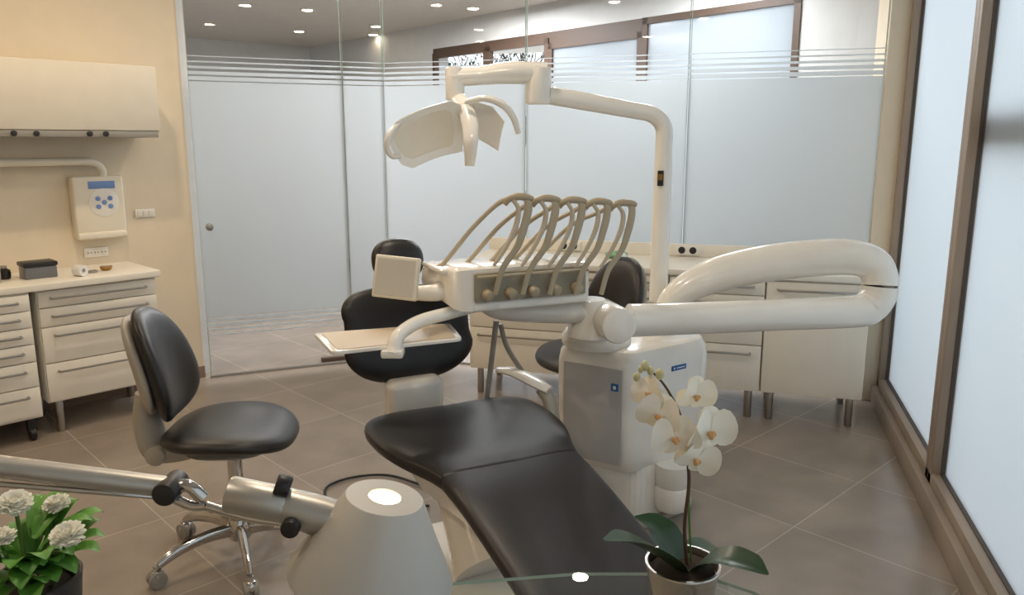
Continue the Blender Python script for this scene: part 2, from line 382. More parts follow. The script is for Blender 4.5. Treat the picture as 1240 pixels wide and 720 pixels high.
# x-ray wall control and arm
s2, z2t = wallpt(120, 213, .08); _, z2b = wallpt(120, 289, .08); sa, _ = wallpt(90, 250, .08); sb, _ = wallpt(152, 250, .08)
pw = abs(sa-sb); ph = z2t-z2b
pc = WL((sa+sb)/2, .08)
t = T('wall_control_box', 'cream wall control box with small blue display and buttons above the worktop', 'control box', (pc.x, pc.y, z2b), WROT)
t.part('housing', box(B(), (-pw/2, 0, .03), (pw/2, .078, ph), .014, 3), M['cream'])
t.part('lower_tray', box(B(), (-pw/2+.0, -.012, 0), (pw/2-.005, .078, .04), .012, 3), M['cream'])
t.part('display', box(B(), (-pw*.2, -.003, ph*.80), (pw*.32, .004, ph*.92), .001), M['lcd'])
pnl = t.part('keypad', cyl(B(), (pw*.08, .004, ph*.58), (pw*.08, -.003, ph*.58), pw*.30), M['white'])
for a, b in ((-.12, .08), (.12, .08), (0, 0), (-.12, -.08), (.12, -.08)):
    t.part('button', cyl(B(), (pw*.08+pw*a, -.002, ph*(.58+b*.8)), (pw*.08+pw*a, -.006, ph*(.58+b*.8)), pw*.05), M['lcd'], pnl)
sA, zA = wallpt(60, 196, .1)
bm = B(); sT, zT = wallpt(124, 213, .06)
tube(bm, smooth([WL(sA+1.0, .07, zA), WL(sA, .07, zA), WL(sT+.1, .065, zA), WL(sT+.03, .06, zA-.012), WL(sT, .06, zA-.05), WL(sT, .06, z2t-.005)], 6), .022, 14)
single('pipe_arm', bm, M['cream'], 'cream tubular arm bending down into the wall control box', 'pipe')
def wall_plate(name, label, cat, u, v, w, h, kind):
    s, z = wallpt(u, v, .0); p = WL(s, .0)
    t = T(name, label, cat, (p.x, p.y, z-h/2), WROT)
    t.part('plate', box(B(), (-w/2, -.012, 0), (w/2, -.001, h), .004), M['white'])
    if kind == 'switch':
        for k in range(3): t.part('rocker', box(B(), (-w*.4+k*w*.27, -.017, h*.18), (-w*.4+k*w*.27+w*.25, -.01, h*.82), .002), M['lam'])
    else:
        for k in (-1, 0, 1):
            o = t.part('outlet', cyl(B(), (k*w*.29, -.010, h/2), (k*w*.29, -.015, h/2), h*.33), M['lam'])
            b = B()
            for q in (-1, 1): cyl(b, (k*w*.29+q*.008, -.012, h/2), (k*w*.29+q*.008, -.0165, h/2), .0035, seg=10)
            t.part('pin_holes', b, M['dark'], o)
wall_plate('light_switch', 'white switch plate on the left wall beside the control box', 'switch', 175, 258, .115, .05, 'switch')
wall_plate('wall_socket', 'white three-outlet socket plate low on the left wall above worktop', 'socket', 116, 305, .13, .055, 'socket')
# things on left worktop
def on_left(s, n): return WL(s, n, .805)
p = on_left(.95, .26)
t = T('storage_box', 'small grey storage box with black lid on the left worktop', 'box', p, WROT)
t.part('body', box(B(), (-.075, -.06, 0), (.075, .06, .062), .006), M['boxb']); t.part('lid', box(B(), (-.08, -.065, .062), (.08, .065, .085), .006), M['dark'])
p = on_left(1.09, .20)
t = T('bottle', 'squat dark bottle with cap left of the grey storage box', 'bottle', p)
t.part('body', lathe(B(), [(.02, 0), (.028, .004), (.03, .03), (.028, .045), (.014, .055)]), M['dark']); t.part('cap', cyl(B(), (0, 0, .055), (0, 0, .07), .014), M['grey'])
single('cotton_roll', lathe(B(), [(.012, 0), (.028, 0), (.03, .004), (.03, .05), (.028, .054), (.012, .054), (.012, .0)], Matrix.Translation(on_left(.80, .36)+V((0, 0, .03))) @ Matrix.Rotation(PI/2, 4, 'Y'), cap=False), M['bag'], 'white cotton roll lying in front on the left worktop', 'roll')
t = T('dish', 'tiny brass dish with small items right of the cotton roll', 'dish', on_left(.62, .27))
t.part('bowl', lathe(B(), [(.018, 0), (.028, .008), (.032, .022), (.03, .022), (.026, .01), (.0, .005)]), M['brass']); t.part('contents', ell(B(), (0, 0, .018), (.022, .022, .008)), M['grey'])
single('ring', lathe(B(), [(.02, 0), (.026, .002), (.026, .010), (.02, .012), (.018, .006), (.02, 0)], Matrix.Translation(on_left(.70, .30)), cap=False), M['steel'], 'small grey metal ring beside the brass dish on the left worktop', 'ring')
t = T('pump_bottle', 'pale pump bottle at the far left end of the worktop', 'bottle', on_left(1.16, .30))
t.part('body', lathe(B(), [(.02, 0), (.03, .003), (.032, .08), (.025, .1), (.012, .108)]), M['lgrey']); t.part('pump', tube(B(), smooth([(0, 0, .105), (0, 0, .135), (.03, 0, .137)], 4), .006, 8), M['white'])

# back run
YF = 4.32; ZT = .82
bd = [('white cabinet with one tall door at right end of the back counter', .13, .65, [.62], True),
      ('white drawer cabinet left of the tall door cabinet under the back counter', -.38, .13, [.085, .095, .18, .26], False),
      ('white drawer cabinet standing right behind the dental unit', -.89, -.38, [.085, .095, .18, .26], False),
      ('white drawer cabinet at left end of the back counter', -1.55, -.89, [.085, .095, .18, .26], False)]
for lb, x0, x1, fr, dr_ in bd:
    cabinet('base_cabinet', lb, 'cabinet', ((x0+x1)/2, YF, 0), 0, x1-x0-.003, .48, .16, .785, fr, 'legs', dr_)
t = T('worktop', 'long white worktop with low upstand along the glass partition', 'worktop', (-.45, 4.57, .787))
t.part('top', box(B(), (-1.58, YF-.015, .787), (.67, 4.84, ZT), .004), M['lam2'], world=True)
t.part('upstand', box(B(), (-1.58, 4.815, ZT), (.67, 4.84, ZT+.075), .003), M['lam2'], world=True)
for i, (x, lb) in enumerate([(-.32, 'white double socket on the back counter upstand right of the lamp pole'), (-1.05, 'white double socket on the back counter upstand behind the instruments')]):
    t = T('counter_socket', lb, 'socket', (x, 4.813, ZT+.012))
    t.part('plate', box(B(), (-.075, -.012, 0), (.075, 0, .055), .004), M['white'])
    for k in (-1, 1):
        o = t.part('outlet', cyl(B(), (k*.033, -.010, .028), (k*.033, -.016, .028), .021), M['dark'])
t = T('wrapped_pack', 'crumpled green wrapped pack on the back counter beside the instruments', 'pack', (-.72, 4.62, ZT))
bm = B(); ell(bm, (0, 0, .022), (.07, .045, .022), 16)
for v in bm.verts: v.co += V([random.uniform(-.006, .006) for _ in range(3)]); v.co.z = max(0.0005, v.co.z)
t.part('wrapper', bm, M['green'])
bm = B(); ell(bm, (.03, -.03, .021), (.04, .03, .02), 12)
t.part('paper', bm, M['bag'])

# ------------------------------------------------------------------ stools
def make_stool(label, loc, rot):
    t = T('operator_stool', label, 'stool', loc, rot)
    hub = t.part('hub', lathe(B(), [(.0, .075), (.035, .075), (.045, .09), (.045, .125), (.034, .15), (.03, .16), (0, .16)]), M['chrome'])
    for k in range(5):
        a = 2*PI*k/5+.05; c, s = math.cos(a), math.sin(a)
        t.part('spoke', tube(B(), smooth([(c*.03, s*.03, .115), (c*.12, s*.12, .12), (c*.22, s*.22, .105), (c*.29, s*.29, .075)], 4), [.026, .023, .020, .015], 10, .75), M['chrome'])
        cs = B(); n = V((-s, c, 0)); q = V((c*.30, s*.30, .030))
        for sg in (-1, 1): cyl(cs, q+n*sg*.006, q+n*sg*.024, .030)
        w = t.part('caster', cs, M['grey'])
        fk = B(); cyl(fk, q+V((0, 0, .02)), q+V((0, 0, .05)), .01); ell(fk, q+V((0, 0, .014)), (.026, .026, .024), 12)
        t.part('caster_fork', fk, M['chrome'], w)
    t.part('gas_lift', cyl(B(), (0, 0, .15), (0, 0, .45), .026), M['chrome'])
    t.part('lift_sleeve', cyl(B(), (0, 0, .15), (0, 0, .28), .034), M['chrome'])
    pl = B(); cushion(pl, superell(.15, .16, 3), .03, lambda a, b, c: V((a, b, .445+c)), 5, 32); t.part('seat_plate', pl, M['grey'])
    st = B()
    def sh(a, b, c):
        return V((a, b, .49+c+.015*(abs(b)/.22)**2-.014*max(0, a/.22)**2*2))
    cushion(st, superell(.225, .235, 2.6, .0), .042, sh, 9, 56, 4, .9); t.part('seat', st, M['black'])
    t.part('back_arm', tube(B(), smooth([(-.08, 0, .44), (-.2, 0, .42), (-.27, 0, .44), (-.29, 0, .54), (-.285, 0, .64)], 6), [.03, .04, .05, .045, .035], 14, 1.4), M['lgrey'])
    bm = B(); cyl(bm, (-.25, -.075, .425), (-.25, .075, .425), .035); t.part('tilt_knob', bm, M['lgrey'])
    sh_ = B(); pd = B()
    R = .30
    def bend(off):
        def f(a, b, c):
            th = a/R
            x = -.245 + R*(1-math.cos(th)) + c*math.cos(th) + off - .22*b - .3*b*b
            return V((x, R*math.sin(th) - c*math.sin(th)*.6, .745+b))
        return f
    def ol(w, h):
        def f(t_):
            x, y = superell(w, h, 2.5)(t_)
            return x*(1-.18*(y/h)), y
        return f
    cushion(sh_, ol(.165, .17), .026, bend(-.034), 8, 48, 4, 1.0); t.part('back_shell', sh_, M['lgrey'])
    cushion(pd, ol(.182, .197), .045, bend(0.012), 9, 48, 4, .7); t.part('backrest', pd, M['black'])
    return t
stool = make_stool('black swivel stool with chrome star base left of the patient chair', RF(-1.0, 2.66), YAW+math.radians(4))
copy_thing(stool.o, RF(.36, 3.66), YAW+math.radians(222), 'black swivel stool half hidden behind the dental unit')

# ------------------------------------------------------------------ patient chair
EA = V((-.44, .9)).normalized(); EPp = V((EA.y, -EA.x))
S0 = V((-.01, 2.26))
def E(e, p, z):
    q = S0+EA*e+EPp*p; return RF(q.x, q.y, z)
ch = T('dental_chair', 'black upholstered reclining patient chair on white base', 'dental chair', E(.2, 0, 0))
def pad(stations, seg=36, n=3.2, shift=.0):
    bm = B(); rings = []
    for e, z, w, th in stations:
        ring = []
        for k in range(seg):
            a = 2*PI*k/seg; c, s = math.cos(a), math.sin(a)
            x = w*math.copysign(abs(c)**(2/n), c); y = th*math.copysign(abs(s)**(2/n), s)
            ring.append(bm.verts.new(E(e, x+shift, z+y+(.012*(x/w)**2 if w else 0))))
        rings.append(ring)
    loft_rings(bm, rings); return bm
SH = .012
def crom(keys, n):
    P = smooth([V((k[1], k[2], k[3])) for k in keys], n)
    Ee = smooth([V((k[0], 0, 0)) for k in keys], n)
    return [(Ee[i].x, P[i].x, P[i].y, P[i].z) for i in range(len(P))]
ch.part('seat_cushion', pad([(.0005, .4995, .232, .0385)]+crom([(.002, .499, .2365, .0398), (.07, .504, .257, .0415), (.18, .507, .300, .042), (.30, .508, .328, .042), (.44, .508, .334, .042), (.52, .508, .318, .041), (.565, .506, .285, .038), (.59, .504, .24, .032)], 5)+[(.603, .502, .18, .018)], shift=SH), M['black'], world=True)
ch.part('leg_cushion', pad([(-.86, .295, .10, .012), (-.855, .297, .14, .024), (-.83, .303, .18, .032), (-.78, .32, .20, .037)]+crom([(-.77, .324, .204, .038), (-.60, .367, .212, .040), (-.42, .413, .219, .040), (-.25, .456, .225, .040), (-.12, .483, .230, .040), (-.0015, .499, .236, .0398)], 5)+[(-.0003, .4995, .232, .0385)], shift=SH), M['black2'], world=True)
bm = B(); rings = []
for e, w, z0, z1 in [(-.75, .10, .26, .29), (-.4, .13, .30, .365), (0, .16, .35, .45), (.3, .22, .36, .465), (.5, .22, .38, .465), (.58, .18, .40, .465)]:
    rings.append([bm.verts.new(E(e, x, z)) for x, z in ((-w, z1), (-w*.8, z0), (w*.8, z0), (w, z1))])
loft_rings(bm, rings); ch.part('seat_shell', bm, M['uwhite'], world=True)
bm = B(); tube(bm, smooth([E(.45, 0, .40), E(.30, 0, .28), E(.12, 0, .12)], 5), [.10, .11, .13], 20)
ch.part('lift_column', bm, M['uwhite'], world=True)
def rrect(w, h, r, n=6, sx=0, sy=0):
    out = []
    for cx_, cy_, a0 in ((w-r, h-r, 0), (-w+r, h-r, 90), (-w+r, -h+r, 180), (w-r, -h+r, 270)):
        for k in range(n+1):
            a = math.radians(a0+90*k/n); out.append((cx_+r*math.cos(a)+sx, cy_+r*math.sin(a)+sy))
    return out
bp = [E(e, p_, 0) for p_, e in rrect(.20, .46, .12, 6, 0, .12)]
ch.part('floor_base', prism(B(), [(p_.x, p_.y) for p_ in bp], 0.0, .09, .03, 3), M['uwhite'], world=True)
BP0 = -.055
def bplace(off):
    def f(a, b, c):
        e = .80 + (b)*.22 - c*.95 + off - .35*a*a*2
        return E(e, a+BP0, .775+b*.97 + c*.2)
    return f
def bout(t_):
    x, y = superell(.265, .185, 3.2)(t_)
    if y < 0: x *= 1-.22*(abs(y)/.185)**2
    waist = 1-.08*math.exp(-((y-.02)/.05)**2)
    return x*waist, y + (.03 if y > 0 else 0)*(abs(x)/.265)**2
bm = B(); cushion(bm, bout, .045, bplace(0), 10, 64, 4, .7); ch.part('backrest_cushion', bm, M['black'], world=True)
bm = B(); cushion(bm, lambda t_: (bout(t_)[0]*.93, bout(t_)[1]*.95), .03, bplace(.04), 8, 48, 4, 1.0); ch.part('backrest_shell', bm, M['uwhite'], world=True)
bm = B(); box(bm, (-.11, -.05, .44), (.11, .05, .62), .03, 4, Matrix.Translation(E(.72, BP0, 0)) @ Matrix.Rotation(YAW+math.radians(26), 4, 'Z')); ch.part('back_hinge', bm, M['uwhite'], world=True)
def hplace(a, b, c): return E(.91+b*.2-c, a+BP0+.01, 1.045+b)
bm = B(); cushion(bm, superell(.106, .084, 2.4), .042, hplace, 8, 40, 3, .8); ch.part('headrest', bm, M['black'], world=True)
bm = B(); box(bm, (-.03, -.012, .93), (.03, .012, 1.02), .004, 2, Matrix.Translation(E(.91, BP0, 0)) @ Matrix.Rotation(YAW+math.radians(26), 4, 'Z')); ch.part('headrest_bar', bm, M['steel'], world=True)
ch.part('armrest', tube(B(), smooth([PF(603, 447, 2.95), PF(622, 450, 2.92), PF(645, 461, 2.88), PF(665, 472, 2.85)], 6), [.010, .015, .016, .016, .012], 16, 2.5, (0, 0, 1)), M['uwhite'], world=True)
ch.part('armrest_bracket', tube(B(), smooth([PF(655, 470, 2.87), PF(665, 485, 2.85), PF(668, 508, 2.83)], 5), [.022, .024, .026], 12, 1.2), M['lgrey'], world=True)
bm = B(); tube(bm, smooth([PF(601, 388, 2.93), PF(596, 430, 2.93), PF(589, 486, 2.9)], 5), .011, 10); tube(bm, smooth([PF(606, 392, 2.95), PF(614, 420, 2.95), PF(634, 452, 2.92)], 5), .010, 10)
ch.part('support_rods', bm, M['grey'], world=True)

# ------------------------------------------------------------------ dental unit
un = T('dental_unit', 'white dental unit body with grey side panel right of the patient chair', 'dental unit', RF(.52, 3.05))
def rfpoly(l): return [(RF(*p).x, RF(*p).y) for p in l]
def roundpoly(pts, r, n=5):
    out = []; N = len(pts)
    for i in range(N):
        a, b, c = V(pts[i-1]), V(pts[i]), V(pts[(i+1) % N]); d0 = (a-b).normalized(); d1 = (c-b).normalized()
        p0 = b+d0*r; p1 = b+d1*r
        for k in range(n+1):
            t_ = k/n; out.append(tuple((p0*(1-t_)**2+b*2*t_*(1-t_)+p1*t_*t_)))
    return out
body = [(.17, 2.97), (.44, 2.80), (.80, 3.06), (.78, 3.34), (.32, 3.36)]
bm = B(); rings = []
cen = V((.5, 3.08))
for z, s in ((.235, .80), (.25, .86), (.30, .92), (.36, .965), (.46, .99), (.56, 1.0), (.66, 1.0), (.70, .975), (.725, .92), (.735, .82)):
    rings.append([bm.verts.new(RF(*(cen+(V(p)-cen)*s), z)) for p in roundpoly(body, .06)])
loft_rings(bm, rings); un.part('body', bm, M['uwhite'], world=True)
A, Bq = V((.17, 2.97)), V((.44, 2.80)); dn_ = (Bq-A).normalized(); on = V((dn_.y, -dn_.x))
def side_panel(t0, t1, z0, z1, off, th=.006):
    p0 = A+dn_*t0+on*off; p1 = A+dn_*t1+on*off; p2 = p1-on*th; p3 = p0-on*th
    return prism(B(), rfpoly([p0, p1, p2, p3]), z0, z1, .002, 2)
Lw = (Bq-A).length
un.part('side_panel', side_panel(.04, Lw-.03, .285, .665, .006), M['panel'], world=True)
lg = un.part('emblem_plate', side_panel(Lw-.075, Lw-.045, .58, .61, .009), M['blue'], world=True)
un.part('emblem', side_panel(Lw-.066, Lw-.054, .588, .602, .0105), M['white'], lg, world=True)
A2, B2 = V((.44, 2.80)), V((.80, 3.06)); d2 = (B2-A2).normalized(); o2 = V((d2.y, -d2.x))
def rpanel(t0, t1, z0, z1, off, th=.005):
    p0 = A2+d2*t0+o2*off; p1 = A2+d2*t1+o2*off
    return prism(B(), rfpoly([p0, p1, p1-o2*th, p0-o2*th]), z0, z1, .001, 1)
nl = un.part('name_plate', rpanel(.22, .30, .628, .648, .004), M['blue'], world=True)
un.part('name_mark', rpanel(.228, .236, .634, .642, .0055), M['white'], nl, world=True)
un.part('name_line', rpanel(.245, .29, .636, .640, .0055), M['white'], nl, world=True)
un.part('column', prism(B(), rfpoly(roundpoly([(.30, 2.98), (.50, 2.87), (.74, 3.06), (.70, 3.30), (.34, 3.31)], .06)), .0, .26, .02, 2), M['uwhite'], world=True)
un.part('canister', lathe(B(), [(0, .06), (.06, .06), (.068, .075), (.07, .15), (.064, .16), (.07, .17), (.07, .25), (0, .25)], Matrix.Translation(RF(.64, 2.93))), M['white'], world=True)
un.part('foot_ring', prism(B(), rfpoly(roundpoly([(.28, 2.96), (.51, 2.84), (.77, 3.05), (.72, 3.32), (.32, 3.33)], .07)), 0, .03, .01, 2), M['lgrey'], world=True)
un.part('turntable', lathe(B(), [(0, .725), (.13, .725), (.135, .735), (.135, .765), (.12, .785), (.09, .792), (0, .792)], Matrix.Translation(RF(.33, 2.98))), M['uwhite'], world=True)
un.part('pole_socket', lathe(B(), [(0, .70), (.075, .70), (.08, .71), (.075, .77), (.058, .79), (0, .79)], Matrix.Translation(RF(.60, 3.16))), M['uwhite'], world=True)
# swing arm + table
sa_ = T('instrument_table', 'white instrument table on swinging arm with tray and small monitor', 'instrument table', RF(.6, 3.16, .79))
up = smooth([RF(.60, 3.06, .80), RF(.65, 3.06, .90), RF(.80, 3.07, .98), RF(1.0, 3.05, 1.032), RF(1.2, 3.01, 1.062), RF(1.32, 2.985, 1.064), RF(1.385, 2.97, 1.038), RF(1.408, 2.96, .99), RF(1.408, 2.955, .962)], 7)
sa_.part('curved_arm', tube(B(), up, [.042, .054, .070, .074, .072, .068, .067, .067, .067], 24, .9), M['uwhite'], world=True)
lowp = smooth([RF(1.408, 2.955, .958), RF(1.404, 2.952, .925), RF(1.375, 2.945, .885), RF(1.31, 2.93, .866), RF(1.0, 2.865, .867), RF(.6, 2.775, .872), RF(.42, 2.735, .875)], 7)
sa_.part('lower_arm', tube(B(), lowp, [.067, .067, .066, .062, .059, .059, .06], 24), M['uwhite'], world=True)
bm = B(); c0 = RF(.37, 2.62, .88); c1_ = RF(.33, 2.82, .875); cyl(bm, c0, c1_, .064, .012, 32); sa_.part('pivot_drum', bm, M['uwhite'], world=True)
bm = B(); lathe(bm, [(0, .80), (.075, .80), (.085, .812), (.082, .84), (.064, .87), (.062, .93), (.052, .945), (0, .947)], Matrix.Translation(RF(.285, 2.78))); sa_.part('pivot_post', bm, M['uwhite'], world=True)
sa_.part('front_arm', tube(B(), smooth([RF(.30, 2.77, .90), RF(.1, 2.74, .905), RF(-.05, 2.73, .915), RF(-.1, 2.73, .95)], 5), [.045, .04, .034, .034], 16), M['uwhite'], world=True)
FLc = V((-.144, 2.53)); tx = V((.914, .407)); ty = V((-.407, .914))
tc_ = FLc+tx*.22
TO = RF(tc_.x, tc_.y, .95); TR = YAW+math.radians(24)
TM = Matrix.Translation(TO) @ Matrix.Rotation(TR, 4, 'Z')
def tl(bm): bm.transform(TM); return bm
bm = B(); prof = [(-.0, .0), (.37, .015), (.40, .05), (.38, .10), (.28, .135), (.03, .148), (-.0, .14)]
rr = []
for x, s in ((-.27, .75), (-.262, .88), (-.24, .97), (-.2, 1), (.2, 1), (.235, .97), (.245, .88)):
    rr.append([bm.verts.new((x, .19+(y-.19)*s, .07+(z-.07)*s)) for y, z in prof])
loft_rings(bm, rr); sa_.part('table_body', tl(bm), M['uwhite'], world=True)
bm = box(B(), (-.20, -.014, .03), (.215, .002, .128), .006, 2); fp_ = sa_.part('instrument_panel', tl(bm), M['dbeige'], world=True)
for i in range(5):
    x = -.165+i*.083
    bm = B(); cyl(bm, (x, -.012, .06), (x+.01, -.04, .052), .018); sa_.part('instrument_holder', tl(bm), M['beige'], fp_, world=True)
bm = box(B(), (-.205, -.004, -.004), (.225, .06, .03), .01, 3); sa_.part('front_lip', tl(bm), M['uwhite'], world=True)
bm = tube(B(), smooth([(-.20, -.03, .118), (0, -.036, .12), (.21, -.03, .118)], 4), .006, 8); sa_.part('front_rail', tl(bm), M['beige'], world=True)
tops = []
for i in range(5):
    xs_ = -.27+.09*i; xt = -.06+.1*i; zt_ = .365-.008*i; tops.append((xt, zt_))
    bm = tube(B(), smooth([(xs_, .16, .13), (xs_+.03, .15, .155), (xs_*.45+xt*.55-.02, .09, .26), (xt-.055, .03, zt_-.025), (xt-.02, .0, zt_+.002), (xt+.01, -.012, zt_+.004)], 6), [.008, .008, .008, .009, .010], 10); sa_.part('whip_arm', tl(bm), M['pale'], world=True)
bm = box(B(), (-.29, .06, .118), (-.235, .28, .135), .006); sa_.part('side_handle', tl(bm), M['uwhite'], world=True)
mc = PF(480, 336, 2.60); MM = Matrix.Translation(mc) @ Matrix.Rotation(YAW-math.radians(12), 4, 'Z') @ Matrix.Rotation(math.radians(-12), 4, 'X') @ Matrix.Rotation(math.radians(4), 4, 'Y')
bm = box(B(), (-.078, -.012, -.072), (.078, .014, .072), .006, 3, MM); mon = sa_.part('monitor', bm, M['cream'], world=True)
bm = box(B(), (-.068, -.0135, -.062), (.068, -.010, .062), .001, 1, MM); sa_.part('screen', bm, M['screen'], mon, world=True)
bm = tube(B(), smooth([MM @ V((0, .012, -.03)), MM @ V((.03, .05, -.045)), TM @ V((-.29, .12, .05)), TM @ V((-.24, .16, .06))], 5), [.02, .024, .03, .035], 14); sa_.part('monitor_bracket', bm, M['uwhite'], world=True)
tq = [PZ(380, 404, .875), PZ(402, 427, .875), PZ(560, 410, .875), PZ(545, 392, .875)]
bm = prism(B(), roundpoly([(p.x, p.y) for p in tq], .02, 3), .866, .878, .003, 2); tr_ = sa_.part('tray', bm, M['uwhite'], world=True)
cq = sum(tq, V((0, 0, 0)))/4
bm = prism(B(), roundpoly([tuple((cq+(p-cq)*.91)[:2]) for p in tq], .02, 3), .8775, .8805, .001, 1); sa_.part('tray_liner', bm, M['tray'], tr_, world=True)
bm = tube(B(), smooth([RF(-.1, 2.70, .94), RF(-.2, 2.60, .935), RF(-.30, 2.49, .928), RF(-.355, 2.40, .905), RF(-.37, 2.37, .865), RF(-.372, 2.36, .85)], 6), [.02, .022, .022, .022, .024, .028], 14); sa_.part('tray_arm', bm, M['uwhite'], world=True)
bm = box(B(), (-.035, -.03, .842), (.035, .03, .868), .008, 2, Matrix.Translation(RF(-.372, 2.37)) @ Matrix.Rotation(YAW, 4, 'Z')); sa_.part('tray_clamp', bm, M['uwhite'], world=True)
names = ['first of the five beige instruments from the left on the instrument table', 'second of the five beige instruments from the left on the instrument table', 'middle of the five beige instruments on the instrument table', 'fourth of the five beige instruments from the left on the instrument table', 'rightmost of the five beige instruments on the instrument table']
hp0 = None
for i in range(5):
    xt, zt_ = tops[i]; x = -.165+i*.083
    o3 = TM @ V((xt, -.01, zt_))
    if hp0 is None:
        hp0 = T('dental_handpiece', names[0], 'dental instrument', o3, TR, 'handpieces on the instrument table')
        dx = x-xt; L_ = -zt_
        hose = tube(B(), smooth([(.026, -.014, .010), (.041, -.02, -.006), (.040, -.024, -.035), (.024, -.030, -.085), (-.002, -.034, -.15), (dx+.05, -.034, -.22), (dx+.025, -.030, L_+.06)], 6), [.010, .014, .016, .0155, .013, .011, .010], 12, .45, (1, 0, 0))
        hp0.part('hose', hose, M['beige'])
        g = tube(B(), smooth([(-.032, .002, -.016), (-.020, -.004, .002), (.004, -.01, .010), (.030, -.016, .009), (.05, -.018, .005), (.060, -.019, .000)], 5), [.008, .011, .0125, .0125, .011, .008], 12, .9); hp0.part('grip_head', g, M['beige'])
        g2 = tube(B(), smooth([(-.010, -.014, .0), (.006, -.022, -.03), (-.006, -.028, -.085), (-.045, -.030, -.155), (-.085, -.028, -.21)], 5), [.006, .008, .009, .0075, .006], 10); hp0.part('handpiece_body', g2, M['pale'])
    else:
        copy_thing(hp0.o, o3, TR, names[i], 'handpieces on the instrument table')

# operating lamp on its pole
ol_ = T('operating_lamp', 'white operating light on bent pole arm above the dental unit', 'operating lamp', RF(.60, 3.16, .791))
pole = smooth([RF(.60, 3.16, .792), RF(.60, 3.16, 1.2), RF(.60, 3.16, 1.48), RF(.595, 3.16, 1.56), RF(.55, 3.155, 1.605), RF(.47, 3.15, 1.622), RF(.30, 3.12, 1.65), RF(.14, 3.09, 1.675)], 6)
ol_.part('pole', tube(B(), pole, [.037, .037, .034, .034, .032, .032, .034, .034], 18), M['uwhite'], world=True)
ol_.part('pole_collar', cyl(B(), RF(.60, 3.16, .793), RF(.60, 3.16, .86), .046), M['grey'], world=True)
bm = B(); cyl(bm, RF(.10, 3.085, 1.64), RF(.10, 3.085, 1.78), .05, .012); ol_.part('arm_joint', bm, M['uwhite'], world=True)
bm = B(); q = RF(.585, 3.122, 1.36); box(bm, (-.012, -.004, -.03), (.012, .004, .03), .002, 1, Matrix.Translation(q) @ Matrix.Rotation(YAW-.3, 4, 'Z')); stk = ol_.part('warning_sticker', bm, M['dark'], world=True)
bm = B(); box(bm, (-.008, -.005, -.008), (.008, .004, .016), .001, 1, Matrix.Translation(q) @ Matrix.Rotation(YAW-.3, 4, 'Z')); ol_.part('sticker_mark', bm, M['brass'], stk, world=True)
ol_.part('upper_arm', tube(B(), smooth([RF(.13, 3.085, 1.755), RF(.0, 3.075, 1.757), RF(-.12, 3.065, 1.745), RF(-.20, 3.06, 1.74), RF(-.225, 3.058, 1.735)], 5), [.042, .042, .034, .036, .036], 16), M['uwhite'], world=True)
bm = B(); cyl(bm, RF(-.215, 3.06, 1.775), RF(-.215, 3.06, 1.655), .036); ol_.part('head_joint', bm, M['uwhite'], world=True)
ol_.part('yoke', tube(B(), smooth([RF(-.21, 3.05, 1.67), RF(-.18, 3.0, 1.635), RF(-.155, 2.94, 1.57), RF(-.15, 2.90, 1.50), RF(-.155, 2.91, 1.415)], 6), [.028, .030, .032, .028, .018], 16, .6, (1, 0, 0)), M['uwhite'], world=True)
HM = Matrix.Translation(PF(545, 155, 3.0)) @ Matrix.Rotation(YAW+math.radians(12), 4, 'Z') @ Matrix.Rotation(math.radians(-7), 4, 'Y') @ Matrix.Rotation(math.radians(16), 4, 'X')
HL = [(-.242, .036), (-.205, .078), (-.10, .098), (.005, .112), (.045, .09), (.05, .0), (.035, -.088), (-.04, -.092), (-.165, -.105), (-.205, -.08), (-.235, -.015)]
HR = [(.035, .085), (.09, .098), (.155, .078), (.195, .02), (.165, -.09), (.10, -.05), (.035, -.075)]
def polar_outline(poly, c):
    c = V(c)
    def f(t_):
        d = V((math.cos(t_), math.sin(t_))); best = .02
        for i in range(len(poly)):
            a = V(poly[i])-c; b = V(poly[(i+1) % len(poly)])-c; e = b-a; den = d.x*e.y-d.y*e.x
            if abs(den) < 1e-9: continue
            s = (a.x*e.y-a.y*e.x)/den; u_ = (a.x*d.y-a.y*d.x)/den
            if s > 0 and -1e-6 <= u_ <= 1+1e-6: best = max(best, s)
        return d.x*best, d.y*best
    return f
def hsurf(c, off, tw=0.0):
    def f(a, b, h):
        x = a+c[0]; z = b+c[1]
        return HM @ V((x, -h+off - .085*(x/.2)**2 - .035*(z/.1)**2 + tw*a, z))
    return f
cl, cr = (-.10, 0.0), (.105, .02)
ol = polar_outline(HL, cl); orr = polar_outline(HR, cr)
bm = B(); cushion(bm, ol, .007, hsurf(cl, 0), 10, 90, 6, 4.5); ol_.part('lamp_housing', bm, M['uwhite'], world=True, sharp=30)
bm = B(); cushion(bm, orr, .006, hsurf(cr, .022, -.12), 8, 70, 6, 3.0); ol_.part('side_fin', bm, M['uwhite'], world=True, sharp=30)
bm = B(); cushion(bm, lambda t_: (ol(t_)[0]*.80, ol(t_)[1]*.72), .006, hsurf((cl[0]-.005, cl[1]), -.006), 6, 50, 3, .6); ol_.part('reflector', bm, M['cream'], world=True)
ol_.part('handle', tube(B(), smooth([HM @ V(p) for p in ((-.19, -.09, .07), (-.235, -.14, .045), (-.25, -.15, .0), (-.235, -.14, -.035), (-.205, -.10, -.05))], 5), [.008, .010, .011, .010, .008], 10), M['uwhite'], world=True)
ol_.part('handle', tube(B(), smooth([HM @ V(p) for p in ((.06, -.04, .10), (.13, -.07, .112), (.19, -.09, .085), (.225, -.09, .035), (.24, -.09, -.025))], 5), [.009, .012, .014, .013, .011], 10), M['uwhite'], world=True)
